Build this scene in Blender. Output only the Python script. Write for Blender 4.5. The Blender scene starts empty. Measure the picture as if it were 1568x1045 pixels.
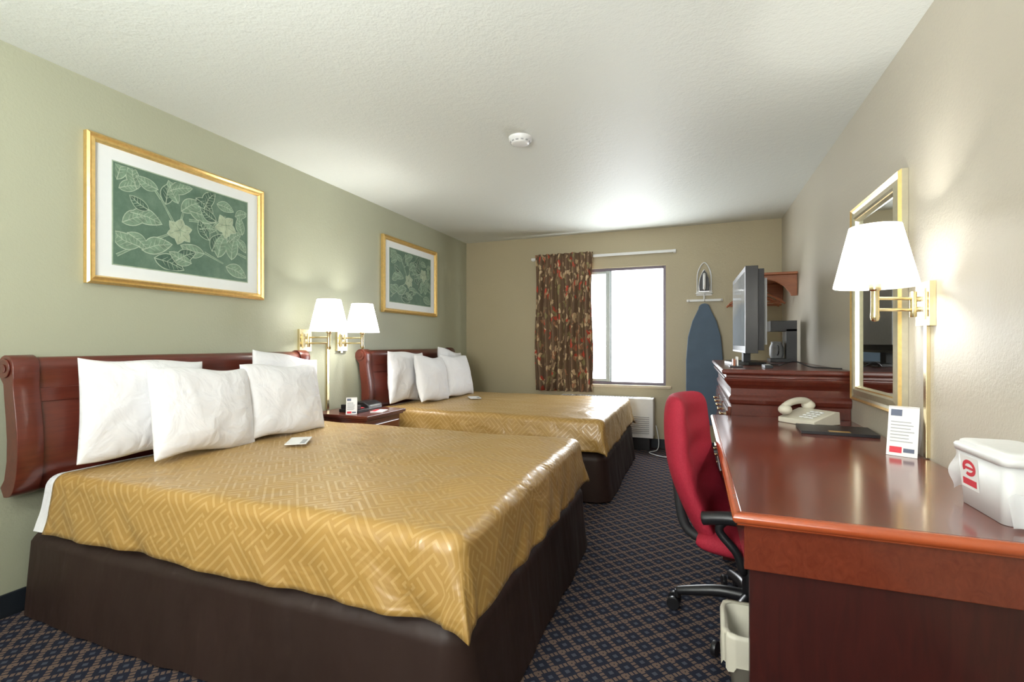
import bpy, bmesh, math, random
from mathutils import Vector, Matrix, noise
random.seed(3)
sc = bpy.context.scene
sc.view_settings.view_transform = 'Standard'
sc.view_settings.look = 'None'
XL, XR, YB, YF, ZC = -2.78, 0.85, 5.69, -2.2, 2.48

# ---------------------------------------------------------------- materials
class NT:
    def __init__(s, name):
        s.m = bpy.data.materials.new(name); s.m.use_nodes = True
        s.t = s.m.node_tree; s.n = s.t.nodes; s.b = s.n['Principled BSDF']
    def node(s, typ, **kw):
        n = s.n.new(typ)
        for k, v in kw.items(): setattr(n, k, v)
        return n
    def put(s, sock, v):
        if isinstance(v, bpy.types.NodeSocket): s.t.links.new(v, sock)
        elif v is not None: sock.default_value = v
    def math(s, op, a, b=None, c=None):
        n = s.node('ShaderNodeMath', operation=op)
        s.put(n.inputs[0], a); s.put(n.inputs[1], b)
        if c is not None: s.put(n.inputs[2], c)
        return n.outputs[0]
    def mix(s, f, a, b):
        n = s.node('ShaderNodeMix', data_type='RGBA')
        s.put(n.inputs[0], f)
        s.put(n.inputs[6], col(a) if isinstance(a, tuple) else a)
        s.put(n.inputs[7], col(b) if isinstance(b, tuple) else b)
        return n.outputs[2]
    def coord(s, kind='Object', scale=None):
        o = s.node('ShaderNodeTexCoord').outputs[kind]
        if scale:
            mp = s.node('ShaderNodeMapping'); mp.inputs['Scale'].default_value = scale
            s.t.links.new(o, mp.inputs[0]); o = mp.outputs[0]
        return o
    def noise(s, vec, scale, detail=4, rough=.5, dist=0.):
        n = s.node('ShaderNodeTexNoise'); s.put(n.inputs['Vector'], vec)
        n.inputs['Scale'].default_value = scale; n.inputs['Detail'].default_value = detail
        n.inputs['Roughness'].default_value = rough; n.inputs['Distortion'].default_value = dist
        return n.outputs['Fac']
    def ramp(s, f, stops, const=False):
        n = s.node('ShaderNodeValToRGB'); s.put(n.inputs[0], f)
        if const: n.color_ramp.interpolation = 'CONSTANT'
        e = n.color_ramp.elements
        e[0].position, e[0].color = stops[0][0], col(stops[0][1])
        e[1].position, e[1].color = stops[-1][0], col(stops[-1][1])
        for p, c in stops[1:-1]:
            k = e.new(p); k.color = col(c)
        return n.outputs[0]
    def bump(s, h, strength, dist=.01):
        n = s.node('ShaderNodeBump'); n.inputs['Strength'].default_value = strength
        n.inputs['Distance'].default_value = dist
        s.put(n.inputs['Height'], h); s.t.links.new(n.outputs[0], s.b.inputs['Normal'])
    def base(s, c, rough=.5, metal=0., spec=.5):
        s.put(s.b.inputs['Base Color'], col(c) if isinstance(c, tuple) else c)
        s.put(s.b.inputs['Roughness'], rough); s.put(s.b.inputs['Metallic'], metal)
        s.b.inputs['Specular IOR Level'].default_value = spec
def col(c): return (c[0], c[1], c[2], 1.0)
def simple(name, c, rough=.5, metal=0., spec=.5, nz=0.06, nscale=30, bump=0., bscale=200):
    k = NT(name)
    v = k.coord()
    f = k.noise(v, nscale)
    c2 = tuple(max(0, x*(1-nz*2)) for x in c); c3 = tuple(min(1, x*(1+nz*2)) for x in c)
    k.base(k.mix(f, c2, c3), rough, metal, spec)
    if bump: k.bump(k.noise(v, bscale, 3), bump, .002)
    return k.m
def emis(name, c, st, base=(.8,.8,.8)):
    k = NT(name); k.base(base, .6)
    k.b.inputs['Emission Color'].default_value = col(c); k.b.inputs['Emission Strength'].default_value = st
    return k.m
def wallmat(name, c):
    k = NT(name); v = k.coord()
    f = k.noise(v, 2.5, 3)
    k.base(k.mix(f, tuple(x*.97 for x in c), tuple(x*1.03 for x in c)), .38, 0, .4)
    k.bump(k.noise(v, 90, 4, .6), .25, .006)
    return k.m
M = {}
M['wall_l'] = wallmat('light_tint_sage', (.385, .395, .290))  # one paint for all walls; light differences put into these tints
M['wall_b'] = wallmat('light_tint_tan', (.42, .365, .24))
M['wall_r'] = wallmat('light_tint_beige', (.48, .442, .360))
k = NT('ceiling_texture'); v = k.coord()
k.base((.70, .73, .69), .55, 0, .3)
h = k.math('ADD', k.noise(v, 28, 5, .6), k.math('MULTIPLY', k.noise(v, 90, 3), .5))
k.bump(h, .3, .012); M['ceil'] = k.m
# carpet
k = NT('carpet_diamond'); v = k.coord()
sp = k.node('ShaderNodeSeparateXYZ'); k.put(sp.inputs[0], v)
P = .098
a = k.math('DIVIDE', k.math('ADD', sp.outputs[0], sp.outputs[1]), P)
b = k.math('DIVIDE', k.math('SUBTRACT', sp.outputs[0], sp.outputs[1]), P)
def lined(x, w): return k.math('LESS_THAN', k.math('ABSOLUTE', k.math('SUBTRACT', k.math('FRACT', x), .5)), w)
da = k.math('MULTIPLY', lined(a, .13), k.math('GREATER_THAN', k.math('FRACT', k.math('MULTIPLY', b, 4)), .30))
db = k.math('MULTIPLY', lined(b, .13), k.math('GREATER_THAN', k.math('FRACT', k.math('MULTIPLY', a, 4)), .30))
line = k.math('MAXIMUM', da, db)
dot = k.math('MULTIPLY', lined(k.math('ADD', a, .5), .12), lined(k.math('ADD', b, .5), .12))
nz = k.noise(v, 350, 3, .7)
bg = k.mix(nz, (.005, .006, .012), (.036, .039, .062))
c1 = k.mix(k.math('MULTIPLY', line, .75), bg, (.20, .135, .10))
c1 = k.mix(k.math('MULTIPLY', dot, .6), c1, (.10, .11, .14))
k.base(c1, .95, 0, .1); k.bump(nz, .5, .006); M['carpet'] = k.m
# gold comforter
k = NT('gold_comforter'); v = k.coord('UV')
sp = k.node('ShaderNodeSeparateXYZ'); k.put(sp.inputs[0], v)
S = .112
a = k.math('DIVIDE', k.math('ADD', sp.outputs[0], sp.outputs[1]), S*1.414)
b = k.math('DIVIDE', k.math('SUBTRACT', sp.outputs[0], sp.outputs[1]), S*1.414)
fla, flb = k.math('FLOOR', a), k.math('FLOOR', b)
def hsh(o):
    cb_ = k.node('ShaderNodeCombineXYZ'); k.put(cb_.inputs[0], fla); k.put(cb_.inputs[1], flb); cb_.inputs[2].default_value = o
    wn = k.node('ShaderNodeTexWhiteNoise', noise_dimensions='3D'); k.put(wn.inputs[0], cb_.outputs[0])
    return k.math('GREATER_THAN', wn.outputs[0], .5)
h1, h2 = hsh(1.5), hsh(7.5)
fa0 = k.math('FRACT', a); fb0 = k.math('FRACT', b)
def flip(f, p): return k.math('ABSOLUTE', k.math('SUBTRACT', p, f))
# meander: nested right-angle lines, the corner turning from cell to cell
st = k.math('FRACT', k.math('MULTIPLY', k.math('MAXIMUM', flip(fa0, h1), flip(fb0, h2)), 4.))
ln = k.math('LESS_THAN', k.math('ABSOLUTE', k.math('SUBTRACT', st, .5)), .15)
nz = k.noise(v, 5, 3)
cb = k.mix(nz, (.33, .186, .044), (.385, .225, .057))
cc = k.mix(k.math('MULTIPLY', ln, .26), cb, (.66, .48, .23))
k.base(cc, k.math('SUBTRACT', .44, k.math('MULTIPLY', ln, .16)), 0, .6)
k.b.inputs['Sheen Weight'].default_value = .1; k.b.inputs['Sheen Tint'].default_value = (1, .85, .55, 1)
k.bump(k.math('ADD', k.math('MULTIPLY', ln, .03), k.noise(v, 4, 3, .5, 1.2)), .45, .035); M['gold'] = k.m
# bed skirt
k = NT('brown_skirt'); v = k.coord()
k.base(k.mix(k.noise(v, 4), (.022, .011, .008), (.036, .018, .014)), .55, 0, .4)
k.bump(k.noise(k.coord('Object', (5, 5, 1.5)), 1.3, 3), .4, .04); M['skirt'] = k.m
# white linen
k = NT('white_linen'); v = k.coord()
k.base((.80, .80, .82), .8, 0, .2)
k.bump(k.noise(v, 8, 3, .5, 1.), .5, .03); M['linen'] = k.m
# wood
def wood(name, c1, c2, rough, coat=.5, sc=(1, 6, 6), cr=.16):
    k = NT(name); v = k.coord('Object', sc)
    k.base(k.ramp(k.noise(v, 5, 8, .55, 1.2), [(.25, c1), (.75, c2)]), rough, 0, .5)
    k.b.inputs['Coat Weight'].default_value = coat; k.b.inputs['Coat Roughness'].default_value = cr
    return k.m
M['mahog'] = wood('mahogany', (.075, .012, .007), (.125, .022, .011), .32, .4, (8, 1, 8))
M['cherry'] = wood('cherry_desk', (.115, .019, .008), (.175, .033, .014), .24, .8, (9, 1, 6), .13)
M['cherry_edge'] = wood('cherry_edge', (.34, .062, .018), (.44, .092, .028), .22, .6, (1, 1, 1))
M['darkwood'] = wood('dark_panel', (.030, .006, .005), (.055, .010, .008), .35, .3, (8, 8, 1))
M['shelfwood'] = wood('shelf_wood', (.26, .08, .03), (.38, .13, .05), .4, .2)
M['brass'] = simple('brass', (.80, .68, .42), .22, 1., nz=.03)
M['gold_frame'] = simple('gold_frame', (.80, .56, .22), .30, .8, nz=.1, nscale=60)
M['champagne'] = simple('champagne_frame', (.60, .56, .42), .3, .7, nz=.08)
M['mat'] = simple('white_mat', (.74, .77, .77), .8, nz=.01)
k = NT('art_green'); v = k.coord()
k.base(k.ramp(k.noise(v, 9, 6, .65), [(.3, (.06, .12, .08)), (.52, (.095, .165, .115)), (.75, (.16, .24, .17))]), .5); M['art'] = k.m
M['leaf_line'] = simple('leaf_line', (.36, .44, .33), .6, nz=.15)
M['leaf_fill'] = simple('leaf_fill', (.16, .25, .17), .6, nz=.3)
M['leaf_dark'] = simple('leaf_dark', (.055, .11, .075), .6, nz=.3)
M['petal'] = simple('petal', (.35, .42, .29), .6, nz=.3)
M['black'] = simple('black_plastic', (.012, .012, .014), .35, nz=.1)
M['blackm'] = simple('black_matte', (.02, .02, .022), .6, nz=.1)
M['white'] = simple('white_plastic', (.76, .77, .77), .4, nz=.02)
M['ivory'] = simple('ivory_plastic', (.62, .59, .49), .4, nz=.02)
M['grey'] = simple('grey_plastic', (.35, .36, .37), .45)
M['silver'] = simple('silver_metal', (.6, .6, .62), .3, 1.)
M['paper'] = simple('paper', (.80, .80, .79), .7, nz=.01)
M['redprint'] = simple('red_print', (.62, .03, .05), .6)
M['bluegrey'] = simple('print_ink', (.10, .12, .18), .6)
M['base'] = simple('navy_vinyl', (.012, .016, .022), .45)
M['bronze'] = simple('bronze_frame', (.12, .10, .13), .4, .3)
M['alu'] = simple('alu_frame', (.34, .38, .38), .4, .3)
M['sill'] = simple('sill_wood', (.50, .42, .30), .4)
M['iron_blue'] = simple('ironing_cover', (.085, .13, .19), .7, nz=.08, nscale=8, bump=.2)
k = NT('red_upholstery'); v = k.coord()
k.base(k.mix(k.noise(v, 160, 3, .7), (.24, .006, .02), (.44, .026, .052)), .75, 0, .3)
k.bump(k.noise(v, 300, 2), .4, .003); M['red'] = k.m
k = NT('mirror_glass'); k.base((.86, .88, .86), .02, 1.); M['mirror'] = k.m
k = NT('tv_screen'); k.base((.44, .47, .50), .10, 0., 1.); M['screen'] = k.m
# lamp shade
k = NT('lamp_shade'); k.n.remove(k.b)
d = k.node('ShaderNodeBsdfDiffuse'); d.inputs[0].default_value = (.92, .92, .90, 1)
tr = k.node('ShaderNodeBsdfTranslucent'); tr.inputs[0].default_value = (.97, .97, .95, 1)
mx = k.node('ShaderNodeMixShader'); mx.inputs[0].default_value = .82
k.t.links.new(d.outputs[0], mx.inputs[1]); k.t.links.new(tr.outputs[0], mx.inputs[2])
em = k.node('ShaderNodeEmission'); em.inputs[0].default_value = (1, .99, .97, 1); em.inputs[1].default_value = .5
ad = k.node('ShaderNodeAddShader'); k.t.links.new(mx.outputs[0], ad.inputs[0]); k.t.links.new(em.outputs[0], ad.inputs[1])
k.t.links.new(ad.outputs[0], k.n['Material Output'].inputs[0]); M['shade'] = k.m
M['bulb'] = emis('bulb', (1, .98, .95), 6)
M['dome'] = emis('fill_dome_glow', (1, .98, .94), 2.5)  # glow of the added, unseen fill dome
# curtain
k = NT('floral_curtain'); v = k.coord('UV')
nn = k.node('ShaderNodeTexNoise'); k.put(nn.inputs['Vector'], v); nn.inputs['Scale'].default_value = 9; nn.inputs['Detail'].default_value = 4
ad = k.node('ShaderNodeVectorMath', operation='MULTIPLY_ADD'); k.put(ad.inputs[0], nn.outputs['Color']); ad.inputs[1].default_value = (.16, .16, 0); k.put(ad.inputs[2], v)
wv = k.node('ShaderNodeMapping'); wv.inputs['Scale'].default_value = (20, 10, 1); k.put(wv.inputs[0], ad.outputs[0])
vo = k.node('ShaderNodeTexVoronoi'); k.put(vo.inputs['Vector'], wv.outputs[0]); vo.inputs['Scale'].default_value = 1.3
sp = k.node('ShaderNodeSeparateColor'); k.put(sp.inputs[0], vo.outputs['Color'])
rc = k.ramp(sp.outputs[0], [(.0, (.18, .12, .07)), (.2, (.54, .40, .24)), (.45, (.27, .23, .11)), (.58, (.48, .08, .05)), (.70, (.60, .46, .29)), (.88, (.36, .18, .10))], True)
edge = k.math('LESS_THAN', vo.outputs['Distance'], .47)
k.base(k.mix(edge, (.17, .11, .07), rc), .75, 0, .2); M['curtain'] = k.m

# ---------------------------------------------------------------- builder
class B:
    def __init__(s, name):
        s.name = name; s.bm = bmesh.new(); s.mats = []; s.uv = s.bm.loops.layers.uv.new('UVMap')
    def mi(s, m):
        m = M[m] if isinstance(m, str) else m
        if m not in s.mats: s.mats.append(m)
        return s.mats.index(m)
    def face(s, vs, m, smooth=False):
        try: f = s.bm.faces.new(vs)
        except ValueError: return None
        f.material_index = s.mi(m); f.smooth = smooth; return f
    def poly(s, pts, m):
        return s.face([s.bm.verts.new(p) for p in pts], m)
    def box(s, lo, hi, m, mat=None):
        x0, y0, z0 = lo; x1, y1, z1 = hi
        c = [(x0,y0,z0),(x1,y0,z0),(x1,y1,z0),(x0,y1,z0),(x0,y0,z1),(x1,y0,z1),(x1,y1,z1),(x0,y1,z1)]
        if mat: c = [mat @ Vector(p) for p in c]
        v = [s.bm.verts.new(p) for p in c]
        for q in ((3,2,1,0),(4,5,6,7),(0,1,5,4),(1,2,6,5),(2,3,7,6),(3,0,4,7)): s.face([v[i] for i in q], m)
    def prism(s, pts, axis, a0, a1, m, smooth=False):
        def P(p, a):
            return {'y': (p[0], a, p[1]), 'x': (a, p[0], p[1]), 'z': (p[0], p[1], a)}[axis]
        A = [s.bm.verts.new(P(p, a0)) for p in pts]; C = [s.bm.verts.new(P(p, a1)) for p in pts]
        n = len(pts)
        for i in range(n): s.face([A[i], A[(i+1) % n], C[(i+1) % n], C[i]], m, smooth)
        s.face(A[::-1], m); s.face(C, m)
    def tube(s, pts, r, m, seg=12, caps=True):
        pts = [Vector(p) for p in pts]; rings = []
        rr = r if isinstance(r, (list, tuple)) else [r]*len(pts)
        e1 = None
        for i, p in enumerate(pts):
            d = (pts[min(i+1, len(pts)-1)] - pts[max(i-1, 0)]).normalized()
            if e1 is None:
                up = Vector((0, 0, 1)) if abs(d.z) < .9 else Vector((1, 0, 0))
                e1 = d.cross(up).normalized()
            else:
                e1 = (e1 - d*e1.dot(d)).normalized()
            e2 = d.cross(e1).normalized()
            rings.append([s.bm.verts.new(p + (e1*math.cos(2*math.pi*j/seg) + e2*math.sin(2*math.pi*j/seg))*rr[i]) for j in range(seg)])
        for i in range(len(rings)-1):
            for j in range(seg):
                s.face([rings[i][j], rings[i][(j+1) % seg], rings[i+1][(j+1) % seg], rings[i+1][j]], m, True)
        if caps: s.face(rings[0][::-1], m); s.face(rings[-1], m)
    def lathe(s, c, prof, m, seg=32, caps=False, smooth=True):
        rings = [[s.bm.verts.new((c[0]+r*math.cos(2*math.pi*j/seg), c[1]+r*math.sin(2*math.pi*j/seg), c[2]+z)) for j in range(seg)] for r, z in prof]
        for i in range(len(rings)-1):
            for j in range(seg):
                s.face([rings[i][j], rings[i][(j+1) % seg], rings[i+1][(j+1) % seg], rings[i+1][j]], m, smooth)
        if caps: s.face(rings[0][::-1], m); s.face(rings[-1], m)
    def sphere(s, c, r, m, sc=(1, 1, 1), mat=None, seg=20, rg=12):
        R = []
        for i in range(rg+1):
            ph = -math.pi/2 + math.pi*i/rg
            row = []
            for j in range(seg):
                th = 2*math.pi*j/seg
                p = Vector((math.cos(ph)*math.cos(th)*r*sc[0], math.cos(ph)*math.sin(th)*r*sc[1], math.sin(ph)*r*sc[2]))
                if mat: p = mat @ p
                row.append(s.bm.verts.new(p + Vector(c)))
            R.append(row)
        for i in range(rg):
            for j in range(seg): s.face([R[i][j], R[i][(j+1) % seg], R[i+1][(j+1) % seg], R[i+1][j]], m, True)
    def grid(s, fn, nu, nv, m, uvf=None, flip=False):
        V = [[s.bm.verts.new(fn(i/nu, j/nv)) for j in range(nv+1)] for i in range(nu+1)]
        for i in range(nu):
            for j in range(nv):
                ids = [(i, j), (i+1, j), (i+1, j+1), (i, j+1)]
                if flip: ids = ids[::-1]
                f = s.face([V[a][b] for a, b in ids], m, True)
                if f and uvf:
                    for l, (a, b) in zip(f.loops, ids): l[s.uv].uv = uvf(a/nu, b/nv)
        return V
    def done(s, bevel=0., parent=None, merge=True, seg=2, normals=True, subsurf=0):
        if merge: bmesh.ops.remove_doubles(s.bm, verts=s.bm.verts, dist=1e-5)
        if normals: bmesh.ops.recalc_face_normals(s.bm, faces=s.bm.faces)
        xs = [v.co for v in s.bm.verts]
        lo = Vector((min(v.x for v in xs), min(v.y for v in xs), min(v.z for v in xs)))
        hi = Vector((max(v.x for v in xs), max(v.y for v in xs), max(v.z for v in xs)))
        o = Vector(((lo.x+hi.x)/2, (lo.y+hi.y)/2, lo.z))
        for v in s.bm.verts: v.co -= o
        me = bpy.data.meshes.new(s.name); s.bm.to_mesh(me); s.bm.free()
        for m in s.mats: me.materials.append(m)
        ob = bpy.data.objects.new(s.name, me); sc.collection.objects.link(ob)
        ob.location = o
        if parent:
            ob.parent = parent; ob.matrix_parent_inverse = Matrix.Translation(parent.location).inverted()
        if bevel:
            md = ob.modifiers.new('bevel', 'BEVEL'); md.width = bevel; md.segments = seg
            md.limit_method = 'ANGLE'; md.angle_limit = math.radians(40)
        return ob
def empty(name, loc):
    e = bpy.data.objects.new(name, None); sc.collection.objects.link(e); e.location = loc; e.empty_display_size = .1
    return e
def light(name, typ, loc, energy, color=(1, 1, 1), parent=None, **kw):
    l = bpy.data.lights.new(name, typ); l.energy = energy; l.color = color
    for a, v in kw.items(): setattr(l, a, v)
    o = bpy.data.objects.new(name, l); sc.collection.objects.link(o); o.location = loc
    if parent:
        o.parent = parent; o.matrix_parent_inverse = Matrix.Translation(parent.location).inverted()
    return o
def smooth(pts, n=8):
    P = [Vector(p) for p in pts]; out = []
    for i in range(len(P)-1):
        p0, p1, p2, p3 = P[max(i-1, 0)], P[i], P[i+1], P[min(i+2, len(P)-1)]
        for j in range(n):
            t = j/n
            out.append(.5*((2*p1)+(-p0+p2)*t+(2*p0-5*p1+4*p2-p3)*t*t+(-p0+3*p1-3*p2+p3)*t**3))
    out.append(P[-1]); return out

# ---------------------------------------------------------------- room shell
T = .12
b = B('floor'); b.box((XL-T, YF-T, -.1), (XR+T, YB+T, 0), 'carpet'); b.done()
b = B('ceiling'); b.box((XL-T, YF-T, ZC), (XR+T, YB+T, ZC+.1), 'ceil'); b.done()
b = B('wall_left'); b.box((XL-T, YF-T, 0), (XL, YB+T, ZC), 'wall_l'); b.done()
b = B('wall_right'); b.box((XR, YF-T, 0), (XR+T, YB+T, ZC), 'wall_r'); b.done()
b = B('wall_front'); b.box((XL, YF-T, 0), (XR, YF, ZC), 'wall_r'); b.done()
WX0, WX1, WZ0, WZ1 = -1.60, -.30, .70, 2.06
b = B('wall_back')
b.box((XL, YB, 0), (WX0, YB+T, ZC), 'wall_b'); b.box((WX1, YB, 0), (XR, YB+T, ZC), 'wall_b')
b.box((WX0, YB, 0), (WX1, YB+T, WZ0), 'wall_b'); b.box((WX0, YB, WZ1), (WX1, YB+T, ZC), 'wall_b'); b.done()
for nm, lo, hi in (('baseboard_left', (XL, YF, 0), (XL+.012, YB, .1)), ('baseboard_right', (XR-.012, YF, 0), (XR, YB, .1)),
                   ('baseboard_back', (XL+.012, YB-.012, 0), (XR-.012, YB, .1))):
    b = B(nm); b.box(lo, hi, 'base'); b.done(.003)
# window
b = B('window_1'); f = .03; y0, y1 = YB+.03, YB+.09
b.box((WX0, y0, WZ0), (WX0+f, y1, WZ1), 'bronze'); b.box((WX1-f, y0, WZ0), (WX1, y1, WZ1), 'bronze')
b.box((WX0+f, y0, WZ0), (WX1-f, y1, WZ0+f), 'bronze'); b.box((WX0+f, y0, WZ1-f), (WX1-f, y1, WZ1), 'bronze')
b.box((-.975, y0-.01, WZ0+f), (-.925, y1-.02, WZ1-f), 'alu')
b.box((WX0+f, y0+.01, WZ0+f), (WX0+f+.03, y1-.02, WZ1-f), 'alu'); b.box((WX0+f, y0+.01, WZ1-f-.03), (-.975, y1-.02, WZ1-f), 'alu')
b.box((WX0+f, y0+.01, WZ0+f), (-.975, y1-.02, WZ0+f+.03), 'alu')
b.box((-.925, y0+.01, WZ0+f), (-.91, y1-.02, WZ1-f), 'alu')
b.done(.003)
b = B('trim_1'); b.box((WX0-.04, YB-.035, WZ0-.03), (WX1+.06, YB+.03, WZ0), 'sill'); b.done(.004)

# ---------------------------------------------------------------- curtain + rod
b = B('curtain')
def cf(u, v):
    x = -1.81 + .70*u + .012*math.sin(v*7+u*9)
    amp = .024 + .016*v
    y = 5.60 + amp*math.sin(u*math.pi*2*8.5 + .5*math.sin(v*3)) - .008*math.sin(u*31)
    return (x, y, 2.25 - 1.64*v)
b.grid(cf, 170, 24, 'curtain', lambda u, v: (u*1.3, v*1.64))
ob = b.done(); md = ob.modifiers.new('solid', 'SOLIDIFY'); md.thickness = .003
b = B('curtain_rod'); b.box((-1.88, 5.655, 2.195), (-.19, 5.675, 2.225), 'white')
for x in (-1.86, -.205): b.box((x-.015, 5.675, 2.19), (x+.015, 5.689, 2.23), 'white')
b.done(.003)

# ---------------------------------------------------------------- PTAC
b = B('wall_air_conditioner')
b.box((-1.48, 5.47, .14), (-.42, 5.689, .57), 'white')
for i in range(9): b.box((-1.44, 5.462, .19+i*.022), (-.46, 5.472, .198+i*.022), 'grey')
for i in range(24): b.box((-1.44+i*.034, 5.49, .57), (-1.42+i*.034, 5.60, .576), 'grey')
b.box((-.60, 5.50, .57), (-.45, 5.60, .577), 'ivory')
b.box((-1.45, 5.5, .0), (-.46, 5.67, .14), 'blackm')
b.done(.006)
b = B('power_cord')
pts = [(-.40, 5.62, .26), (-.37, 5.6, .1), (-.38, 5.5, .015), (-.45, 5.35, .012), (-.3, 5.2, .012), (-.18, 5.28, .012), (-.16, 5.45, .012), (-.2, 5.62, .1), (-.2, 5.66, .3)]
b.tube(smooth(pts), .005, 'white', 8); b.box((-.235, 5.675, .26), (-.165, 5.689, .38), 'white'); b.done()

# ---------------------------------------------------------------- beds
def sleigh(dx, grow):
    """closed sleigh profile in XZ: tapered foot, forward belly, neck, rolled scroll toward the wall"""
    F = [(-2.752,.525),(-2.715,.530),(-2.685,.555),(-2.662,.61),(-2.650,.69),(-2.650,.77),(-2.660,.86),(-2.674,.94),(-2.682,1.0),(-2.678,1.035)]
    cxr, czr, rad = -2.722, 1.073, .047+grow
    F = [(x+dx, z) for x, z in F]
    R = [(cxr+rad*math.cos(math.radians(-15+i*19)), czr+rad*math.sin(math.radians(-15+i*19))) for i in range(14)]
    K = [(-2.728+.0,1.005),(-2.722,.95),(-2.710,.86),(-2.702,.77),(-2.704,.68),(-2.722,.60),(-2.75,.565)]
    K = [(x-grow, z) for x, z in K]
    return [(p.x, p.z) for p in smooth([(x, 0, z) for x, z in F], 2)] + R + K
def headboard(dy, par):
    y0, y1 = 1.155+dy, 2.83+dy
    b = B('headboard')
    b.prism(sleigh(0, 0), 'y', y0+.09, y1-.09, 'mahog', True)
    for a, c in ((y0, y0+.09), (y1-.09, y1)): b.prism(sleigh(.016, .010), 'y', a, c, 'mahog', True)
    for a, c in ((y0-.006, y0), (y1, y1+.006)):
        b.tube([(-2.722, a, 1.073), (-2.722, c, 1.073)], .040, 'mahog', 24)
        a2, c2 = (a-.005, a) if a < y0 else (c, c+.005)
        b.tube([(-2.722, a2, 1.073), (-2.722, c2, 1.073)], .018, 'mahog', 18)
    b.prism([(-2.684,.925),(-2.664,.925),(-2.668,.985),(-2.690,.985)], 'y', y0+.09, y1-.09, 'mahog')
    b.done(.004, par)
def bed(dy):
    e = empty('bed', (-1.65, 2.03+dy, 0))
    headboard(dy, e)
    ya, yb = 1.24+dy, 2.83+dy
    b = B('mattress')
    b.box((-2.62, ya+.035, .33), (-.67, yb-.035, .60), 'linen'); b.done(.05, e, seg=4)
    b = B('sheet')
    drape(b, -2.632, -2.3, ya+.006, yb-.006, .607, .225, .06, 'linen', dy+7, foot=False); b.done(0, e, normals=False)
    b = B('comforter')
    drape(b, -2.565, -.62, ya, yb, .618, .24, .055, 'gold', dy+7, foot=True)
    ob = b.done(0, e, normals=False); md = ob.modifiers.new('solid', 'SOLIDIFY'); md.thickness = .012; md.offset = -1
    b = B('bed_skirt')
    X0, X1, Y0, Y1 = -2.70, -.650, ya+.035, yb-.035
    R = .05; path = []
    def seg(p, q, n):
        for i in range(n):
            t = i/n; path.append((p[0]+(q[0]-p[0])*t, p[1]+(q[1]-p[1])*t))
    seg((X0, Y1), (X1-R, Y1), 40)
    for i in range(8):
        a = math.pi/2*(1-i/8); path.append((X1-R+R*math.cos(a), Y1-R+R*math.sin(a)))
    seg((X1, Y1-R), (X1, Y0+R), 36)
    for i in range(8):
        a = -math.pi/2*(i/8); path.append((X1-R+R*math.cos(a), Y0+R+R*math.sin(a)))
    seg((X1-R, Y0), (X0, Y0), 60); path.append((X0, Y0))
    n = len(path)-1
    def sf(u, v):
        i = min(int(round(u*n)), n); p = Vector((*path[i], 0))
        t = (Vector((*path[min(i+1, n)], 0))-Vector((*path[max(i-1, 0)], 0))).normalized()
        nrm = Vector((-t.y, t.x, 0))
        off = .040*min(1, max(0, v-.10)/.10)**.7 + .040*v**1.3 + .018*v*noise.noise(Vector((p.x*2.6+dy, p.y*2.6, v*.6))) + .012*v*noise.noise(Vector((p.x*8+dy, p.y*8, v)))
        return (p.x+nrm.x*off, p.y+nrm.y*off, .40 - .39*v)
    b.grid(sf, n, 24, 'skirt', flip=True); b.done(0, e, normals=False)
    b = B('box_spring'); b.box((-2.66, ya+.06, .05), (-.70, yb-.06, .33), 'blackm'); b.done(.01, e)
    return e
def drape(b, x0, x1, y0, y1, top, drop, r, m, seed, foot=True):
    ap = drop - r + r*math.pi/2
    ix0, ix1, iy0, iy1 = x0, (x1-r if foot else x1), y0+r, y1-r
    P0, P1 = x0, (ix1+ap if foot else x1)
    Q0, Q1 = iy0-ap, iy1+ap
    def fn(u, v):
        p = P0+(P1-P0)*u; q = Q0+(Q1-Q0)*v
        cx = min(max(p, ix0), ix1); cy = min(max(q, iy0), iy1)
        dx, dy_ = p-cx, q-cy
        L = math.hypot(dx, dy_); mxx = max(abs(dx), abs(dy_))
        nz = noise.noise(Vector((p*2.1+seed, q*2.1, 0)))*.008 + noise.noise(Vector((p*5+seed, q*5, 3)))*.004
        if L < 1e-9:
            return (p, q, top + nz)
        n = (dx/L, dy_/L)
        corner = min(abs(dx), abs(dy_))/(mxx+1e-9)
        d = mxx*(1+.10*corner**2)
        if d < r*math.pi/2:
            a = d/r; h = r*math.sin(a); z = top - r*(1-math.cos(a)); w = a/(math.pi/2)
        else:
            h = r; z = top - r - (d-r*math.pi/2); w = 1
        t = max(0, (top-r-z)/max(.01, drop-r))
        s = p*1.0 + q*1.0
        fold = (noise.noise(Vector((s*3.0+seed, 0, z*1.3)))*.018 + noise.noise(Vector((s*9+seed, 5, z*5)))*.016 + math.sin(s*15+seed)*.003)*t
        h += .032*t + fold + corner*.030*t
        z += nz*(1-w) + noise.noise(Vector((s*1.6, seed, 4)))*.008*t
        return (cx+n[0]*h, cy+n[1]*h, z)
    b.grid(fn, 150 if foot else 30, 130, m, lambda u, v: (P0+(P1-P0)*u, Q0+(Q1-Q0)*v))
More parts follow.
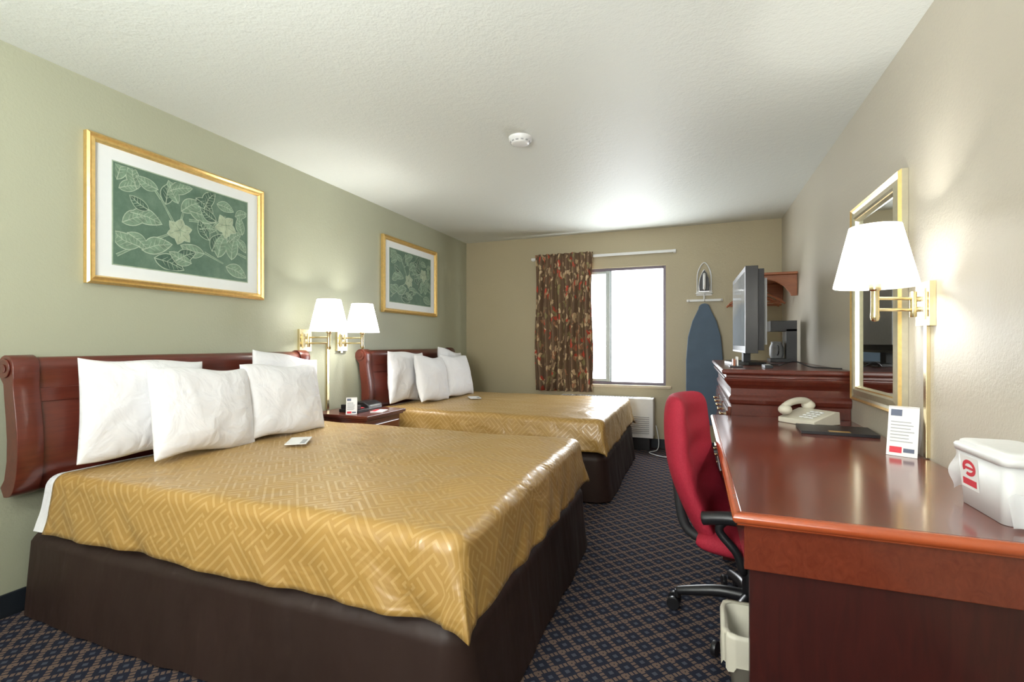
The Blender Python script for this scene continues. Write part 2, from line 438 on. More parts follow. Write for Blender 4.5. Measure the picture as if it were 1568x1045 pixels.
def pillow(c, w, h, t, lean, yaw=0, roll=0, seed=0):
    b = B('pillow')
    R = Matrix.Rotation(math.radians(yaw), 3, 'Z') @ Matrix.Rotation(math.radians(-lean), 3, 'Y') @ Matrix.Rotation(math.radians(roll), 3, 'X')
    def mk(side):
        def fn(u, v):
            a = math.sin((u-.5)*math.pi); bb = math.sin((v-.5)*math.pi)
            th = max(0, (1-a**2)*(1-bb**2))**.40*t/2
            y = a*w/2*(1-.05*(1-bb**2)); z = bb*h/2*(1-.05*(1-a**2))
            sgn = 1 if side else -1
            wr = noise.noise(Vector((y*8+seed, z*8, sgn)))*.016 + noise.noise(Vector((y*3+seed*3, z*3, 5*sgn)))*.024
            edge = (1-a**4)*(1-bb**4)
            th += wr*edge
            th += noise.noise(Vector((a*3+seed, bb*14, 9)))*.012*edge*(abs(a))
            th += noise.noise(Vector((a*14+seed, bb*3, 19)))*.010*edge*(abs(bb))
            return tuple(Vector(c) + R @ Vector((sgn*th, y, z + .008*math.sin(a*4+seed)*(abs(bb)**3))))
        return fn
    b.grid(mk(True), 48, 40, 'linen'); b.grid(mk(False), 48, 40, 'linen')
    b.done()
def pillows(dy, s=0):
    pillow((-2.54, 1.605+dy, .868), .58, .47, .15, 5, 0, -3, 1+s)
    pillow((-2.54, 2.485+dy, .885), .56, .45, .13, 8, 2, -9, 2+s)
    pillow((-2.375, 1.79+dy, .838), .57, .44, .18, 12, 4, -4, 3+s)
    pillow((-2.375, 2.31+dy, .835), .55, .44, .17, 14, -3, -2, 4+s)
bed(0); pillows(0); bed(2.32); pillows(2.32, 20)
for dy in (0, 2.32):
    b = B('envelope'); Rm = Matrix.Translation((-2.08, 2.12+dy, .630)) @ Matrix.Rotation(.6, 4, 'Z')
    b.box((-.055, -.1, 0), (.055, .1, .004), 'paper', Rm); b.box((.02, -.09, .004), (.045, .02, .005), 'grey', Rm); b.done()

# ---------------------------------------------------------------- pictures
def picture(y0, y1, z0, z1, flip=False):
    b = B('framed_picture'); X = XL
    fw, mw = .042, .080
    prof = [(0, .001), (0, .028), (.010, .036), (.020, .026), (.034, .030), (.042, .018), (.042, 0.001)]
    corners = lambda o: [(y0+o, z0+o), (y1-o, z0+o), (y1-o, z1-o), (y0+o, z1-o)]
    rings = [[b.bm.verts.new((X+h, *c)) for c in corners(o)] for o, h in prof]
    for i in range(len(rings)-1):
        for j in range(4):
            b.face([rings[i][j], rings[i][(j+1) % 4], rings[i+1][(j+1) % 4], rings[i+1][j]], 'gold_frame')
    b.box((X+.001, y0+fw, z0+fw), (X+.012, y1-fw, z1-fw), 'mat')
    ay0, ay1, az0, az1 = y0+fw+mw, y1-fw-mw, z0+fw+mw*.85, z1-fw-mw*.85
    b.box((X+.012, ay0-.006, az0-.006), (X+.0125, ay1+.006, az1+.006), 'leaf_line')
    b.box((X+.0125, ay0, az0), (X+.0135, ay1, az1), 'art')
    W, H = ay1-ay0, az1-az0
    lay = [0]
    def P(px, py, o): return (X+.0138+o, ay0+px*W, az0+py*W)
    cl = lambda t: min(max(t, 0.01), .99)
    def shape(cx, cy, L, wd, ang, m, o, k0=0., k1=1., ws=1.):
        ca, sa = math.cos(ang), math.sin(ang); up, dn = [], []
        for i in range(11):
            t = k0+(k1-k0)*i/10; hw = wd*ws*(math.sin(math.pi*((i/10)**.85)))**.9
            for lst, sg in ((up, 1), (dn, -1)):
                lx = t*L; ly = sg*hw + .06*L*math.sin(t*math.pi)
                x = cx+ca*lx-sa*ly; y = cy+sa*lx+ca*ly
                lst.append(P(cl(x), min(max(y, .01), H/W-.01), o))
        b.poly(up[0:1]+up[1:-1]+up[-1:]+dn[1:-1][::-1], m)
    def stroke(x0, y0_, x1, y1_, w, m, o):
        d = Vector((x1-x0, y1_-y0_)); n = Vector((-d.y, d.x)).normalized()*w
        q = [(x0+n.x, y0_+n.y), (x1+n.x*.5, y1_+n.y*.5), (x1-n.x*.5, y1_-n.y*.5), (x0-n.x, y0_-n.y)]
        b.poly([P(cl(a), min(max(c, .01), H/W-.01), o) for a, c in q], m)
    def leaf(cx, cy, L, ang, wd=None, fill='leaf_fill'):
        ang = math.radians(ang); L *= 1.12; wd = wd or L*.27; lay[0] += .00006; o = lay[0]
        shape(cx, cy, L, wd, ang, 'leaf_line', o)
        shape(cx, cy, L, wd, ang, fill, o+.0003, .03, .96, .89)
        def at(t, s):
            lx = t*L; ly = s + .06*L*math.sin(t*math.pi)
            return cx+math.cos(ang)*lx-math.sin(ang)*ly, cy+math.sin(ang)*lx+math.cos(ang)*ly
        a, c = at(0, 0), at(.5, 0); d = at(.93, 0)
        stroke(*a, *c, .0034, 'leaf_line', o+.0006); stroke(*c, *d, .0026, 'leaf_line', o+.0006)
        for t in (.25, .4, .55, .7):
            for sg in (1, -1):
                stroke(*at(t, 0), *at(t+.14, sg*wd*.75*math.sin(math.pi*t)), .0016, 'leaf_line', o+.0006)
    def flower(cx, cy, r, n=5, rot=0):
        for i in range(n):
            lay[0] += .00006; o = lay[0]; a = math.radians(rot+i*360/n)
            shape(cx, cy, r, r*.38, a, 'leaf_line', o); shape(cx, cy, r, r*.38, a, 'petal', o+.0003, .03, .95, .85)
            stroke(cx, cy, cx+.8*r*math.cos(a), cy+.8*r*math.sin(a), .0022, 'leaf_fill', o+.0006)
    for s in ((.02,.06,.2,.18),(.2,.18,.42,.3),(.42,.3,.47,.5),(.42,.3,.3,.5),(.3,.5,.22,.6),(.99,.2,.8,.25),(.8,.25,.7,.4),(.7,.4,.8,.5),(.5,.4,.68,.42),(.62,.18,.78,.12)):
        stroke(*s, .010, 'leaf_line', .0002); stroke(*s, .006, 'leaf_fill', .0004)
    for l in ((.02,.55,.16,70),(.03,.50,.13,20),(.14,.52,.15,100),(.10,.36,.19,-10),(.05,.28,.17,25),(.08,.22,.15,-35),(.16,.14,.18,160),(.17,.12,.2,20),
              (.25,.08,.2,-15),(.22,.4,.13,150),(.33,.47,.16,75),(.42,.5,.15,115),(.44,.45,.17,35),(.5,.47,.2,-10),(.28,.56,.14,160),(.36,.58,.16,20),
              (.55,.58,.15,-30),(.62,.52,.16,60),(.58,.35,.13,10),(.66,.28,.15,120),(.68,.2,.16,60),(.62,.17,.17,170),(.73,.16,.2,70),(.85,.16,.19,80),(.8,.1,.18,-20),
              (.9,.34,.12,-50),(.95,.38,.14,100),(.83,.3,.13,40),(.72,.44,.14,150),(.88,.52,.12,20),(.4,.08,.16,30),(.52,.08,.16,160),(.72,.58,.14,-10)):
        leaf(*l, fill='leaf_dark' if (l[3] % 3 == 0) else 'leaf_fill')
    flower(.43, .30, .10, 6, 20); flower(.8, .42, .10, 5, 50); flower(.43, .31, .06, 5, 60); flower(.8, .43, .055, 4, 10)
    b.done(merge=False, normals=False)
picture(1.464, 2.496, 1.475, 2.218)
picture(3.85, 4.87, 1.478, 2.22)

# ---------------------------------------------------------------- wall lamps
def wall_lamp(xw, sgn, yp, post, zb, power, coverz, covery):
    b = B('wall_lamp')
    x0 = xw; x1 = xw+sgn*.022
    zc = zb - .065
    b.box((min(x0, x1), yp-.06, zc-.085), (max(x0, x1), yp+.06, zc+.085), 'brass')
    b.box((min(x1, x1+sgn*.006), yp-.03, zc-.06), (max(x1, x1+sgn*.006), yp+.03, zc+.06), 'champagne')
    hub = (xw+sgn*.05, yp)
    b.tube([(hub[0], hub[1], zc-.05), (hub[0], hub[1], zc+.05)], .012, 'brass')
    b.tube([(x1, yp, zc+.02), (hub[0], yp, zc+.02)], .01, 'brass'); b.tube([(x1, yp, zc-.02), (hub[0], yp, zc-.02)], .01, 'brass')
    for dz in (.022, -.022): b.tube([(hub[0], hub[1], zc+dz), (post[0], post[1], zc+dz)], .0065, 'brass')
    b.lathe((post[0], post[1], 0), [(.0, zc-.07), (.012, zc-.065), (.016, zc-.05), (.014, zc-.03), (.014, zc+.05), (.02, zc+.055), (.02, zc+.075), (.015, zc+.12), (.015, zc+.15), (.0, zc+.15)], 'brass', 20)
    H = .235
    b.lathe((post[0], post[1], zb), [(.135, 0), (.137, .004), (.085, H-.004), (.084, H)], 'shade', 48)
    for i in range(3):
        a = i*2.094; b.tube([(post[0], post[1], zb+.2), (post[0]+.086*math.cos(a), post[1]+.086*math.sin(a), zb+.2)], .002, 'brass', 6)
    b.sphere((post[0], post[1], zb+.12), .028, 'bulb', (1, 1, 1.25))
    b.box((min(xw, xw+sgn*.014), covery-.012, coverz), (max(xw, xw+sgn*.014), covery+.012, zc-.085 if covery == yp else zc-.02), 'brass')
    ob = b.done(.0015, merge=True)
    light('bulb_light', 'POINT', (post[0], post[1], zb+.12), power, (1, .98, .94), ob, shadow_soft_size=.045)
wall_lamp(XL, 1, 2.88, (-2.52, 2.86), 1.267, 30, .645, 3.13)
wall_lamp(XL, 1, 3.29, (-2.55, 3.28), 1.267, 30, 1.10, 3.29)
wall_lamp(XR, -1, 2.32, (.655, 2.25), 1.397, 26, .736, 2.32)

# ---------------------------------------------------------------- nightstand
b = B('nightstand')
b.box((-2.765, 2.95, .615), (-2.25, 3.46, .64), 'mahog'); b.box((-2.76, 2.965, .6), (-2.265, 3.445, .615), 'mahog')
b.box((-2.76, 2.98, .06), (-2.29, 3.43, .6), 'mahog'); b.box((-2.76, 2.97, 0), (-2.28, 3.44, .08), 'mahog')
for z0, z1 in ((.36, .56), (.11, .33)):
    b.box((-2.29, 3.01, z0), (-2.275, 3.40, z1), 'cherry')
    b.lathe((-2.262, 3.205, (z0+z1)/2-.012), [(.0, 0), (.012, .004), (.014, .012), (.012, .02), (0, .024)], 'brass', 12)
b.done(.005)
b = B('telephone'); b.box((-2.60, 3.06, .64), (-2.42, 3.20, .665), 'black'); b.box((-2.59, 3.07, .665), (-2.43, 3.11, .70), 'black'); b.box((-2.58, 3.13, .665), (-2.45, 3.18, .672), 'redprint'); b.done(.01)
b = B('clock_radio'); b.prism([(-2.62, .64), (-2.46, .64), (-2.47, .68), (-2.52, .70), (-2.61, .70)], 'y', 3.25, 3.43, 'black'); b.box((-2.475, 3.27, .65), (-2.462, 3.40, .675), 'grey'); b.done(.008)
b = B('notepad'); Rm = Matrix.Translation((-2.34, 3.22, .64)) @ Matrix.Rotation(.3, 4, 'Z')
b.box((-.05, -.07, 0), (.05, .07, .006), 'paper', Rm); b.box((-.045, -.06, .006), (-.015, .06, .007), 'redprint', Rm); b.done()
def tentcard(loc, yaw, w, h, name='tent_card'):
    b = B(name); R = Matrix.Translation(loc) @ Matrix.Rotation(yaw, 4, 'Z')
    th = .003
    F = R @ Matrix.Rotation(math.radians(-16), 4, 'X')
    b.box((-w/2, 0, 0), (w/2, th, h), 'paper', F)
    G = R @ Matrix.Translation((0, h*.55, 0)) @ Matrix.Rotation(math.radians(16), 4, 'X')
    b.box((-w/2, -th, 0), (w/2, 0, h), 'paper', G)
    b.box((-w*.42, -.001, h*.80), (-w*.05, 0, h*.93), 'bluegrey', F)
    for i in range(7): b.box((-w*.40, -.001, h*(.28+i*.065)), (w*(.15+.22*random.random()), 0, h*(.28+i*.065)+.004), 'grey', F)
    b.box((-w*.4, -.001, h*.06), (w*.0, 0, h*.18), 'redprint', F); b.box((w*.05, -.001, h*.08), (w*.4, 0, h*.16), 'bluegrey', F)
    return b.done()
tentcard((-2.42, 2.985, .642), math.radians(35), .08, .13)

# ---------------------------------------------------------------- desk
b = B('desk')
DX, D0, D1, DZ = .095, 1.40, 3.29, .732
b.box((DX+.02, D0+.02, DZ-.026), (XR-.003, D1, DZ), 'cherry')
prof = [(0, 0), (-.008, -.004), (-.012, -.012), (-.012, -.020), (-.006, -.028), (.004, -.032), (.02, -.034), (.02, 0)]
def moulding(pts_off, mat):
    rows = []
    for o, z in pts_off:
        x = DX+o+.012; y = D0+o+.012
        rows.append([b.bm.verts.new(p) for p in ((x, D1, DZ+z), (x, y, DZ+z), (XR-.003, y, DZ+z))])
    for i in range(len(rows)-1):
        for j in range(2): b.face([rows[i][j], rows[i][j+1], rows[i+1][j+1], rows[i+1][j]], mat, True)
b.box((DX+.012, D0+.012, DZ-.034), (DX+.021, D1, DZ-.0002), 'cherry_edge'); b.box((DX+.012, D0+.012, DZ-.034), (XR-.003, D0+.021, DZ-.0002), 'cherry_edge')
moulding(prof, 'cherry_edge')
b.box((DX+.03, D0+.03, .575), (XR-.003, D0+.055, DZ-.026), 'cherry')
b.box((DX+.03, D0+.055, .60), (DX+.05, D1-.4, DZ-.026), 'cherry')
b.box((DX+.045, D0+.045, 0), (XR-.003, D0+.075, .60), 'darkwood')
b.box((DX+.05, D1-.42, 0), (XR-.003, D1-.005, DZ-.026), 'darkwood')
for z0, z1 in ((.06, .27), (.285, .48), (.495, .68)):
    b.box((DX+.038, D1-.40, z0), (DX+.052, D1-.03, z1), 'cherry')
    b.tube([(DX+.02, D1-.27, (z0+z1)/2), (DX+.02, D1-.16, (z0+z1)/2)], .005, 'brass', 8)
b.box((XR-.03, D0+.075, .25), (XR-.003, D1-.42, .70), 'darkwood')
b.done(.002, normals=True)

# ---------------------------------------------------------------- dresser
b = B('dresser'); E0, E1 = 3.30, 5.02
b.box((.215, E0+.005, .0), (XR-.003, E1, .92), 'mahog')
def crown(prof, m):
    rows = []
    for o, z in prof:
        rows.append([b.bm.verts.new(p) for p in ((XR-.003, E0+.02-o, z), (.235-o, E0+.02-o, z), (.235-o, E1, z), (XR-.003, E1, z))])
    for i in range(len(rows)-1):
        for j in range(3): b.face([rows[i][j], rows[i][j+1], rows[i+1][j+1], rows[i+1][j]], m)
    b.face(rows[-1], m)
crown([(.02, .80), (.028, .81), (.034, .83), (.034, .845), (.022, .86), (.022, .90), (.028, .91), (.042, .925), (.058, .95), (.062, .965), (.05, .97), (.05, .985), (.07, .99), (.076, 1.0), (.076, 1.012), (.07, 1.02)], 'mahog')
for cidx in range(3):
    ya = E0+.04+cidx*.55
    for z0, z1 in ((.58, .78), (.34, .56), (.10, .32)):
        b.box((.198, ya, z0), (.216, ya+.53, z1), 'cherry')
        b.box((.190, ya+.03, z0+.03), (.199, ya+.50, z1-.03), 'cherry')
        for yk in (ya+.13, ya+.40): b.tube([(.192, yk, (z0+z1)/2), (.165, yk, (z0+z1)/2)], [.006, .013], 'brass', 12)
b.done(.003)

# ---------------------------------------------------------------- television
b = B('television')
Rt = Matrix.Translation((.385, 4.20, 1.02)) @ Matrix.Rotation(math.radians(1), 4, 'Z')
b.box((-.06, -.47, .09), (.02, .47, .70), 'black', Rt)
b.box((.02, -.45, .11), (.06, .45, .68), 'blackm', Rt)
b.box((.06, -.40, .15), (.085, .40, .62), 'grey', Rt)
b.box((-.0615, -.435, .14), (-.0595, .435, .665), 'screen', Rt)
b.box((-.062, -.45, .093), (-.06, .45, .105), 'silver', Rt)
b.box((-.03, -.06, .012), (.02, .06, .10), 'blackm', Rt)
pts = [(-.13, -.26), (-.02, -.30), (.10, -.26), (.12, 0), (.10, .26), (-.02, .30), (-.13, .26), (-.16, 0)]
pp = [Rt @ Vector((x, y, 0)) for x, y in pts]
b.prism([(p.x, p.y) for p in pp], 'z', 1.021, 1.04, 'black')
b.done(.006)
b = B('brochure_stand'); b.box((.22, 3.50, 1.021), (.30, 3.62, 1.03), 'black')
b.box((.24, 3.51, 1.03), (.255, 3.61, 1.075), 'shelfwood'); b.box((.262, 3.51, 1.03), (.272, 3.61, 1.09), 'paper'); b.done(.002)
b = B('remote_control'); b.box((.42, 3.44, 1.021), (.465, 3.60, 1.04), 'black')
for i in range(6): b.box((.428, 3.46+i*.02, 1.04), (.457, 3.47+i*.02, 1.043), 'grey')
b.done(.004)
b = B('coffee_maker')
b.box((.60, 4.60, 1.021), (.80, 4.78, 1.05), 'black'); b.box((.72, 4.60, 1.05), (.80, 4.78, 1.30), 'black'); b.box((.60, 4.60, 1.28), (.80, 4.78, 1.37), 'black')
b.lathe((.66, 4.69, 1.052), [(.0, 0), (.045, 0), (.055, .03), (.055, .09), (.04, .13), (.045, .14), (0, .145)], 'grey', 24)
b.tube(smooth([(.66, 4.64, 1.16), (.66, 4.59, 1.15), (.66, 4.585, 1.10), (.66, 4.635, 1.08)], 5), .006, 'black', 8); b.done(.006)
b = B('cable'); b.tube(smooth([(.50, 4.0, 1.026), (.56, 3.9, 1.026), (.55, 3.75, 1.03), (.62, 3.65, 1.06), (.70, 3.6, 1.028), (.78, 3.5, 1.026), (.83, 3.42, 1.026)]), .004, 'black', 8); b.done()

# ---------------------------------------------------------------- mirror
b = B('wall_mirror'); y0, y1, z0, z1 = 2.51, 3.205, .865, 1.925
prof = [(0, 0.001), (0, .024), (.008, .036), (.018, .030), (.03, .024), (.05, .032), (.062, .036), (.070, .028), (.078, .030), (.085, .012)]
rings = [[b.bm.verts.new((XR-h, *c)) for c in ((y0+o, z0+o), (y1-o, z0+o), (y1-o, z1-o), (y0+o, z1-o))] for o, h in prof]
for i in range(len(rings)-1):
    for j in range(4):
        b.face([rings[i][j], rings[i][(j+1) % 4], rings[i+1][(j+1) % 4], rings[i+1][j]], 'gold_frame' if i in (1, 2, 7) else 'champagne')
b.box((XR-.012, y0+.084, z0+.084), (XR-.001, y1-.084, z1-.084), 'mirror')
b.done(merge=False)

# ---------------------------------------------------------------- desk items
b = B('guest_folder'); Rm = Matrix.Translation((.665, 2.86, DZ+.001)) @ Matrix.Rotation(math.radians(-4), 4, 'Z')
b.box((-.16, -.12, 0), (.16, .12, .014), 'black', Rm); b.box((-.04, -.10, .014), (.05, -.06, .0145), 'gold_frame', Rm); b.done(.003)
b = B('desk_telephone')
Rm = Matrix.Translation((.60, 3.12, DZ+.001)) @ Matrix.Rotation(math.radians(-48), 4, 'Z')
def pr(pts, x0, x1, m):
    A = [b.bm.verts.new(Rm @ Vector((x0, y, z))) for y, z in pts]; C = [b.bm.verts.new(Rm @ Vector((x1, y, z))) for y, z in pts]
    n = len(pts)
    for i in range(n): b.face([A[i], A[(i+1) % n], C[(i+1) % n], C[i]], m)
    b.face(A, m); b.face(C[::-1], m)
pr([(-.105, 0), (-.105, .028), (.06, .072), (.095, .07), (.10, 0)], -.11, .11, 'ivory')
for i in range(4):
    for j in range(3):
        b.box((.0+j*.028, -.08+i*.028, .038+i*.0075), (.02+j*.028, -.062+i*.028, .046+i*.0075), 'white', Rm)
hp = smooth([(-.07, -.11, .085), (-.07, -.06, .108), (-.07, 0, .118), (-.07, .06, .115), (-.07, .10, .10)], 5)
b.tube([Rm @ p for p in hp], .019, 'ivory', 14)
for y, z in ((-.098, .072), (.088, .088)): b.sphere(tuple(Rm @ Vector((-.07, y, z))), .036, 'ivory', (1, 1, .8), seg=18)
b.done(.006)
tentcard((.765, 2.33, DZ+.001), math.radians(-28), .098, .20)
b = B('ice_bucket')
def rr(cx, cy, hx, hy, r, z, n=6):
    out = []
    for qx, qy, a0 in ((1, 1, 0), (-1, 1, 90), (-1, -1, 180), (1, -1, 270)):
        for i in range(n+1):
            a = math.radians(a0+90*i/n); out.append((cx+qx*(hx-r)+r*math.cos(a), cy+qy*(hy-r)+r*math.sin(a), z))
    return out
def loft(b, rings, m, cap0=True, cap1=True):
    R = [[b.bm.verts.new(p) for p in r] for r in rings]; n = len(R[0])
    for i in range(len(R)-1):
        for j in range(n): b.face([R[i][j], R[i][(j+1) % n], R[i+1][(j+1) % n], R[i+1][j]], m, True)
    if cap0: b.face(R[0][::-1], m)
    if cap1: b.face(R[-1], m)
bx, by = .772, 1.635
loft(b, [rr(bx, by, .062, .105, .02, DZ+.001), rr(bx, by, .070, .120, .022, DZ+.15)], 'white')
lid = [(.075, .127, .148), (.077, .129, .163), (.074, .126, .168), (.069, .119, .169), (.067, .116, .176), (.063, .112, .179), (.045, .09, .179)]
loft(b, [rr(bx, by, hx, hy, .024, DZ+z) for hx, hy, z in lid], 'white')
def lab(y, z, o=.0012): return (bx-.062-.008*(z-DZ)/.15 - o, y, z)
b.poly([lab(by+.000, DZ+.050, .0008), lab(by+.090, DZ+.050, .0008), lab(by+.090, DZ+.138, .0008), lab(by+.000, DZ+.138, .0008)], 'paper')
# oval badge with a cross-bar, and a red caption strip under it
cx_, cy_ = by+.045, DZ+.106
V0 = [b.bm.verts.new(lab(cx_+.034*math.cos(t*math.pi/12), cy_+.022*math.sin(t*math.pi/12))) for t in range(24)]
V1 = [b.bm.verts.new(lab(cx_+.021*math.cos(t*math.pi/12), cy_+.012*math.sin(t*math.pi/12))) for t in range(24)]
for t in range(24):
    if t not in (20, 21): b.face([V0[t], V0[(t+1) % 24], V1[(t+1) % 24], V1[t]], 'redprint')
b.poly([lab(cx_-.022, cy_-.004, .0013), lab(cx_+.022, cy_-.004, .0013), lab(cx_+.022, cy_+.003, .0013), lab(cx_-.022, cy_+.003, .0013)], 'redprint')
b.poly([lab(by+.010, DZ+.058), lab(by+.080, DZ+.058), lab(by+.080, DZ+.076), lab(by+.010, DZ+.076)], 'redprint')
k = NT('thin_plastic'); k.base((.85, .87, .9), .25); k.b.inputs['Alpha'].default_value = .55; M['plastic'] = k.m
def bag(u, v):
    y = by+.124 + .030*u + .006*math.sin(v*9+u*5)
    x = bx-.068+.13*v
    return (x + .008*math.sin(u*8), y, DZ+.148 - .125*u**1.1 + .010*math.sin(v*12)*u)
b.grid(bag, 14, 20, 'plastic')
def bag2(u, v):
    return (bx-.066+.12*v, by-.126-.022*u+.006*math.sin(v*11), DZ+.075-.066*u+.01*math.sin(v*10)*(1-u))
b.grid(bag2, 14, 14, 'plastic'); b.done()

# ---------------------------------------------------------------- office chair
CX, CY = .225, 2.25
e = empty('office_chair', (CX, CY, 0))
rot = Matrix.Translation((CX, CY, 0)) @ Matrix.Rotation(math.radians(-14), 4, 'Z')
def W(x, y, z): return tuple(rot @ Vector((x, y, z)))
b = B('backrest')
def backf(side):
    def fn(u, v):
        a = math.sin((u-.5)*math.pi); c = math.sin((v-.5)*math.pi)
        hgt = .60; wid = .235*(1-.10*max(0, c)-.10*max(0, -c)**2)
        th = (max(0, (1-a**4)*(1-c**6))**.45)*.062
        cx = -.185 - .095*(c+1)/2 - .050*((c+1)/2)**2 + .035*math.cos(c*2.2)*-1 + .06*a*a
        q = .007*math.cos(c*14)*(1-a*a) if side else 0
        y = a*wid*(1-.12*c**8); z = .655+c*hgt/2*(1-.05*a**8)
        return W(cx+(th+q if side else -th*.8), y, z)
    return fn
b.grid(backf(True), 40, 44, 'red'); b.grid(backf(False), 40, 44, 'red'); b.done(0, e)
b = B('seat')
def seatf(side):
    def fn(u, v):
        a = math.sin((u-.5)*math.pi); c = math.sin((v-.5)*math.pi)
        th = (max(0, (1-a**6)*(1-c**6))**.4)*.055
        z = .365 - .03*max(0, c)**3 + .015*a*a
        return W(.06+c*.245*(1-.06*a**4), a*.245*(1-.08*c**8), z+(th if side else -th*.7))
    return fn
b.grid(seatf(True), 32, 32, 'red'); b.grid(seatf(False), 32, 32, 'red'); b.done(0, e)
b = B('frame')
b.tube([W(0, 0, .32), W(0, 0, .10)], [.028, .028], 'black', 16); b.tube([W(0, 0, .24), W(0, 0, .07)], [.035, .04], 'black', 16)
b.box((-.12, -.09, .305), (.12, .09, .335), 'blackm', rot)
b.tube([W(*p) for p in smooth([(-.10, 0, .32), (-.21, 0, .32), (-.28, 0, .38), (-.31, 0, .58)], 6)], .022, 'blackm', 12)
for sy in (-1, 1):
    arm = smooth([(-.01, sy*.20, .32), (.01, sy*.27, .33), (-.01, sy*.285, .40), (-.07, sy*.285, .47), (-.04, sy*.285, .515), (.03, sy*.285, .525), (.09, sy*.285, .51), (.11, sy*.285, .43), (.09, sy*.27, .33), (.08, sy*.2, .32)], 6)
    b.tube([W(*p) for p in arm], .016, 'black', 10)
    pad = smooth([(-.13, sy*.285, .505), (-.04, sy*.285, .522), (.05, sy*.285, .525), (.11, sy*.285, .512)], 5)
    b.tube([W(*p) for p in pad], .026, 'black', 12)
b.done(.002, e)
b = B('star_base')
for i in range(5):
    a = math.radians(i*72+180+8); ca, sa = math.cos(a), math.sin(a)
    b.tube([W(*p) for p in smooth([(0.02*ca, .02*sa, .115), (.12*ca, .12*sa, .115), (.24*ca, .24*sa, .09), (.30*ca, .30*sa, .075)], 4)], [.028-.0009*j for j in range(13)], 'black', 10)
    c = Vector((.30*ca, .30*sa, 0))
    b.tube([W(c.x, c.y, .08), W(c.x, c.y, .045)], .011, 'black', 8)
    for s_ in (-1, 1):
        p = c + Vector((-sa, ca, 0))*s_*.018 + Vector((ca, sa, 0))*.012
        q = p + Vector((-sa, ca, 0))*s_*.018
        b.tube([W(p.x, p.y, .029), W(q.x, q.y, .029)], .028, 'black', 18)
b.sphere(W(0, 0, .115), .05, 'black', (1, 1, .6))
b.done(.002, e)

# ---------------------------------------------------------------- waste bin
b = B('waste_bin')
cx, cy = .205, 1.70
loft(b, [rr(cx, cy, .085, .075, .03, .001), rr(cx, cy, .112, .10, .035, .285), rr(cx, cy, .118, .106, .035, .285), rr(cx, cy, .118, .106, .035, .298), rr(cx, cy, .106, .094, .035, .298), rr(cx, cy, .080, .070, .03, .01)], 'ivory')
rg = []
for z, o in ((.30, 0), (.304, .010), (.29, .014), (.22, .012), (.20, .014)):
    ring = rr(cx, cy, .110+o, .098+o, .035, z)
    rg.append([(x+.004*math.sin(i*1.7), y+.004*math.cos(i*2.1), zz+(.012*math.sin(i*1.3) if z < .25 else 0)) for i, (x, y, zz) in enumerate(ring)])
loft(b, rg, 'ivory', False, False)
b.done(0)

# ---------------------------------------------------------------- smoke detector
b = B('smoke_detector')
b.lathe((-1.03, 2.88, ZC), [(.0, -.042), (.045, -.042), (.058, -.036), (.062, -.022), (.072, -.018), (.074, -.0)], 'white', 40)
for i in range(12):
    a = i*math.pi/6; R_ = Matrix.Translation((-1.03, 2.88, ZC-.030)) @ Matrix.Rotation(a, 4, 'Z'); b.box((.055, -.008, -.004), (.0625, .008, .004), 'grey', R_)
b.done()

# ---------------------------------------------------------------- ironing board, iron
b = B('ironing_board')
cxb = .10
hw = .185
out = []
for i in range(9):
    a = math.pi*i/8; out.append((cxb+.06*math.cos(a), 1.55+.06*math.sin(a)))
left = [(cxb-.12, 1.42), (cxb-.165, 1.25), (cxb-hw, 1.0), (cxb-hw, .36), (cxb-.15, .30)]
right = [(cxb+.15, .30), (cxb+hw, .36), (cxb+hw, 1.0), (cxb+.165, 1.25), (cxb+.12, 1.42)]
b.prism(out+left+right, 'y', 5.585, 5.615, 'iron_blue')
for sx in (-1, 1):
    b.tube([(cxb+sx*.04, 5.635, 1.35), (cxb+sx*.13, 5.64, .06)], .01, 'grey', 10)
b.tube([(cxb-.16, 5.64, .012), (cxb+.16, 5.64, .012)], .012, 'grey', 10)
for sx in (-1, 1): b.tube([(cxb+sx*.13, 5.64, .06), (cxb+sx*.135, 5.64, .012)], .01, 'grey', 10)
b.tube([(cxb-.1, 5.64, .7), (cxb+.1, 5.64, .7)], .01, 'grey', 10)
b.done(.008)
b = B('ironing_board_holder')
b.box((-.08, 5.655, 1.635), (.285, 5.688, 1.66), 'white')
for x in (-.06, .10, .265): b.tube([(x, 5.66, 1.64), (x, 5.61, 1.635), (x, 5.60, 1.655)], .006, 'white', 8)
b.box((.02, 5.675, 1.70), (.18, 5.688, 1.76), 'white')
b.tube(smooth([(.03, 5.67, 1.72), (.02, 5.62, 1.72), (.10, 5.58, 1.72), (.18, 5.62, 1.72), (.17, 5.67, 1.72)], 6), .006, 'white', 8)
arch = smooth([(.03, 5.675, 1.75), (.035, 5.675, 1.95), (.10, 5.675, 2.06), (.165, 5.675, 1.95), (.17, 5.675, 1.75)], 6); b.tube(arch, .007, 'white', 8)
b.tube([(.10, 5.675, 1.66), (.10, 5.675, 1.72)], .01, 'white', 8)
b.done(.002)
b = B('clothes_iron')
sole = [(.045, 1.735), (.155, 1.735), (.160, 1.80), (.15, 1.88), (.125, 1.95), (.10, 1.99), (.075, 1.95), (.05, 1.88), (.04, 1.80)]
b.prism(sole, 'y', 5.655, 5.667, 'silver'); b.prism([(.10+(x-.10)*.88, 1.85+(z-1.85)*.88) for x, z in sole], 'y', 5.612, 5.655, 'black')
b.tube(smooth([(.10, 5.62, 1.77), (.10, 5.56, 1.77), (.10, 5.545, 1.83), (.10, 5.56, 1.90), (.10, 5.62, 1.93)], 6), .014, 'white', 12)
b.done(.004)

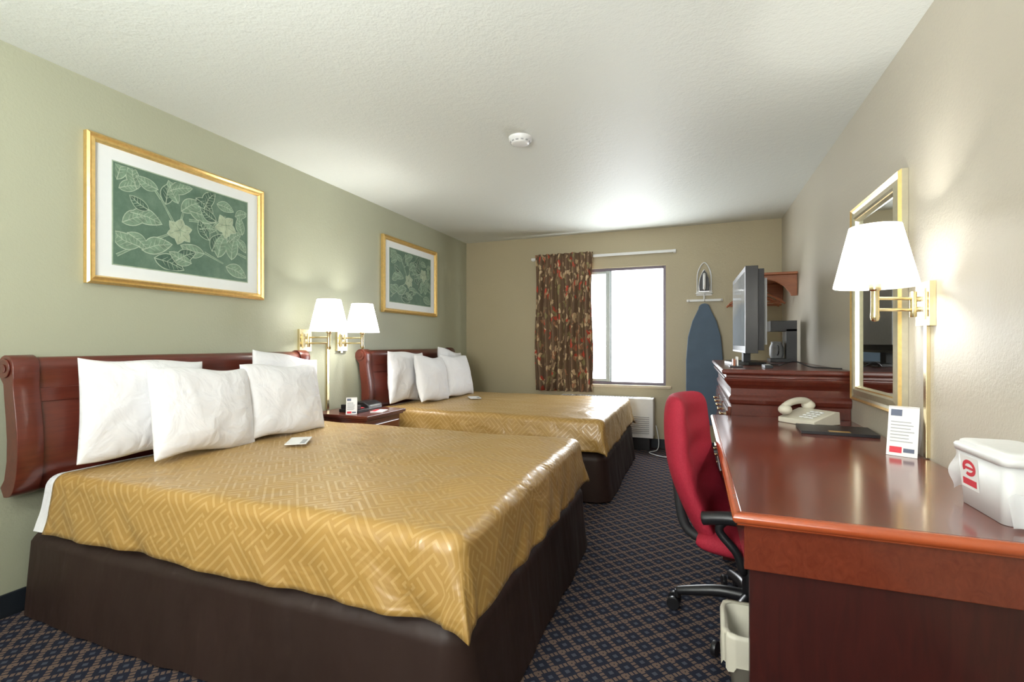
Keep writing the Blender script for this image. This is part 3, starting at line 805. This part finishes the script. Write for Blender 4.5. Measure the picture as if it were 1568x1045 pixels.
# ---------------------------------------------------------------- coat shelf
b = B('coat_shelf')
b.box((.44, 4.84, 1.79), (XR-.002, 5.66, 1.812), 'shelfwood')
prof = [(XR-.002, 1.79), (.50, 1.79), (.50, 1.765), (.60, 1.755), (.68, 1.73), (.74, 1.69), (.78, 1.64), (.80, 1.60), (XR-.002, 1.60)]
for y in (4.86, 5.60): b.prism(prof, 'y', y, y+.022, 'shelfwood')
b.tube([(.55, 4.87, 1.735), (.55, 5.61, 1.735)], .013, 'shelfwood', 14)
b.done(.004)
for y in (5.1, 5.32, 5.45):
    b = B('clothes_hanger')
    b.tube(smooth([(.56, y, 1.750), (.55, y, 1.753), (.535, y, 1.74), (.535, y, 1.72), (.55, y, 1.70), (.55, y, 1.66)], 5), .003, 'silver', 8)
    b.tube(smooth([(.31, y, 1.55), (.40, y, 1.615), (.55, y, 1.665), (.70, y, 1.615), (.79, y, 1.55)], 6), .010, 'shelfwood', 10)
    b.tube([(.33, y, 1.56), (.77, y, 1.56)], .006, 'shelfwood', 8)
    b.done()

# ---------------------------------------------------------------- added fill lights, unseen behind the viewpoint
b = B('fill_dome')  # made-up dome, out of view, housing for the fill lamp
b.lathe((-1.1, -.9, ZC), [(0, -.10), (.09, -.093), (.15, -.07), (.185, -.03), (.19, -.02)], 'dome', 40)
b.lathe((-1.1, -.9, ZC), [(.19, -.02), (.205, -.02), (.205, 0)], 'brass', 40)
ob = b.done()
light('fill_point', 'POINT', (-1.1, -.9, ZC-.22), 60, (1, .99, .96), ob, shadow_soft_size=.18)  # added fill lamp under the dome, brightens the near room
l = light('fill_bounce', 'AREA', (-.9, -.6, 1.35), 100, (.97, 1, .98)); l.data.shape = 'DISK'; l.data.size = .9  # added area fill aimed up to brighten the ceiling
l.rotation_euler = (math.radians(145), 0, 0)
l = light('fill_rear', 'AREA', (-1.0, -1.9, 1.6), 32, (.98, 1, .98)); l.data.shape = 'RECTANGLE'; l.data.size = 2.4; l.data.size_y = 1.4  # added broad fill from the rear, evens out the room
l.rotation_euler = (math.radians(95), 0, 0)

# ---------------------------------------------------------------- daylight
w = bpy.data.worlds.new('World'); sc.world = w; w.use_nodes = True
bg = w.node_tree.nodes['Background']; bg.inputs[0].default_value = (.93, .97, 1, 1); bg.inputs[1].default_value = 16.0
l = light('window_portal', 'AREA', ((WX0+WX1)/2, YB+.11, (WZ0+WZ1)/2), 1)
l.data.shape = 'RECTANGLE'; l.data.size = WX1-WX0; l.data.size_y = WZ1-WZ0; l.rotation_euler = (math.radians(-90), 0, 0)
l.data.cycles.is_portal = True

# ---------------------------------------------------------------- camera
c = bpy.data.cameras.new('camera'); c.lens = 17.0; c.sensor_width = 36; c.shift_y = .0022; c.clip_start = .02
co = bpy.data.objects.new('camera', c); sc.collection.objects.link(co)
co.location = (0, 0, 1.18); co.rotation_euler = (math.radians(90), 0, math.radians(20.66)); sc.camera = co
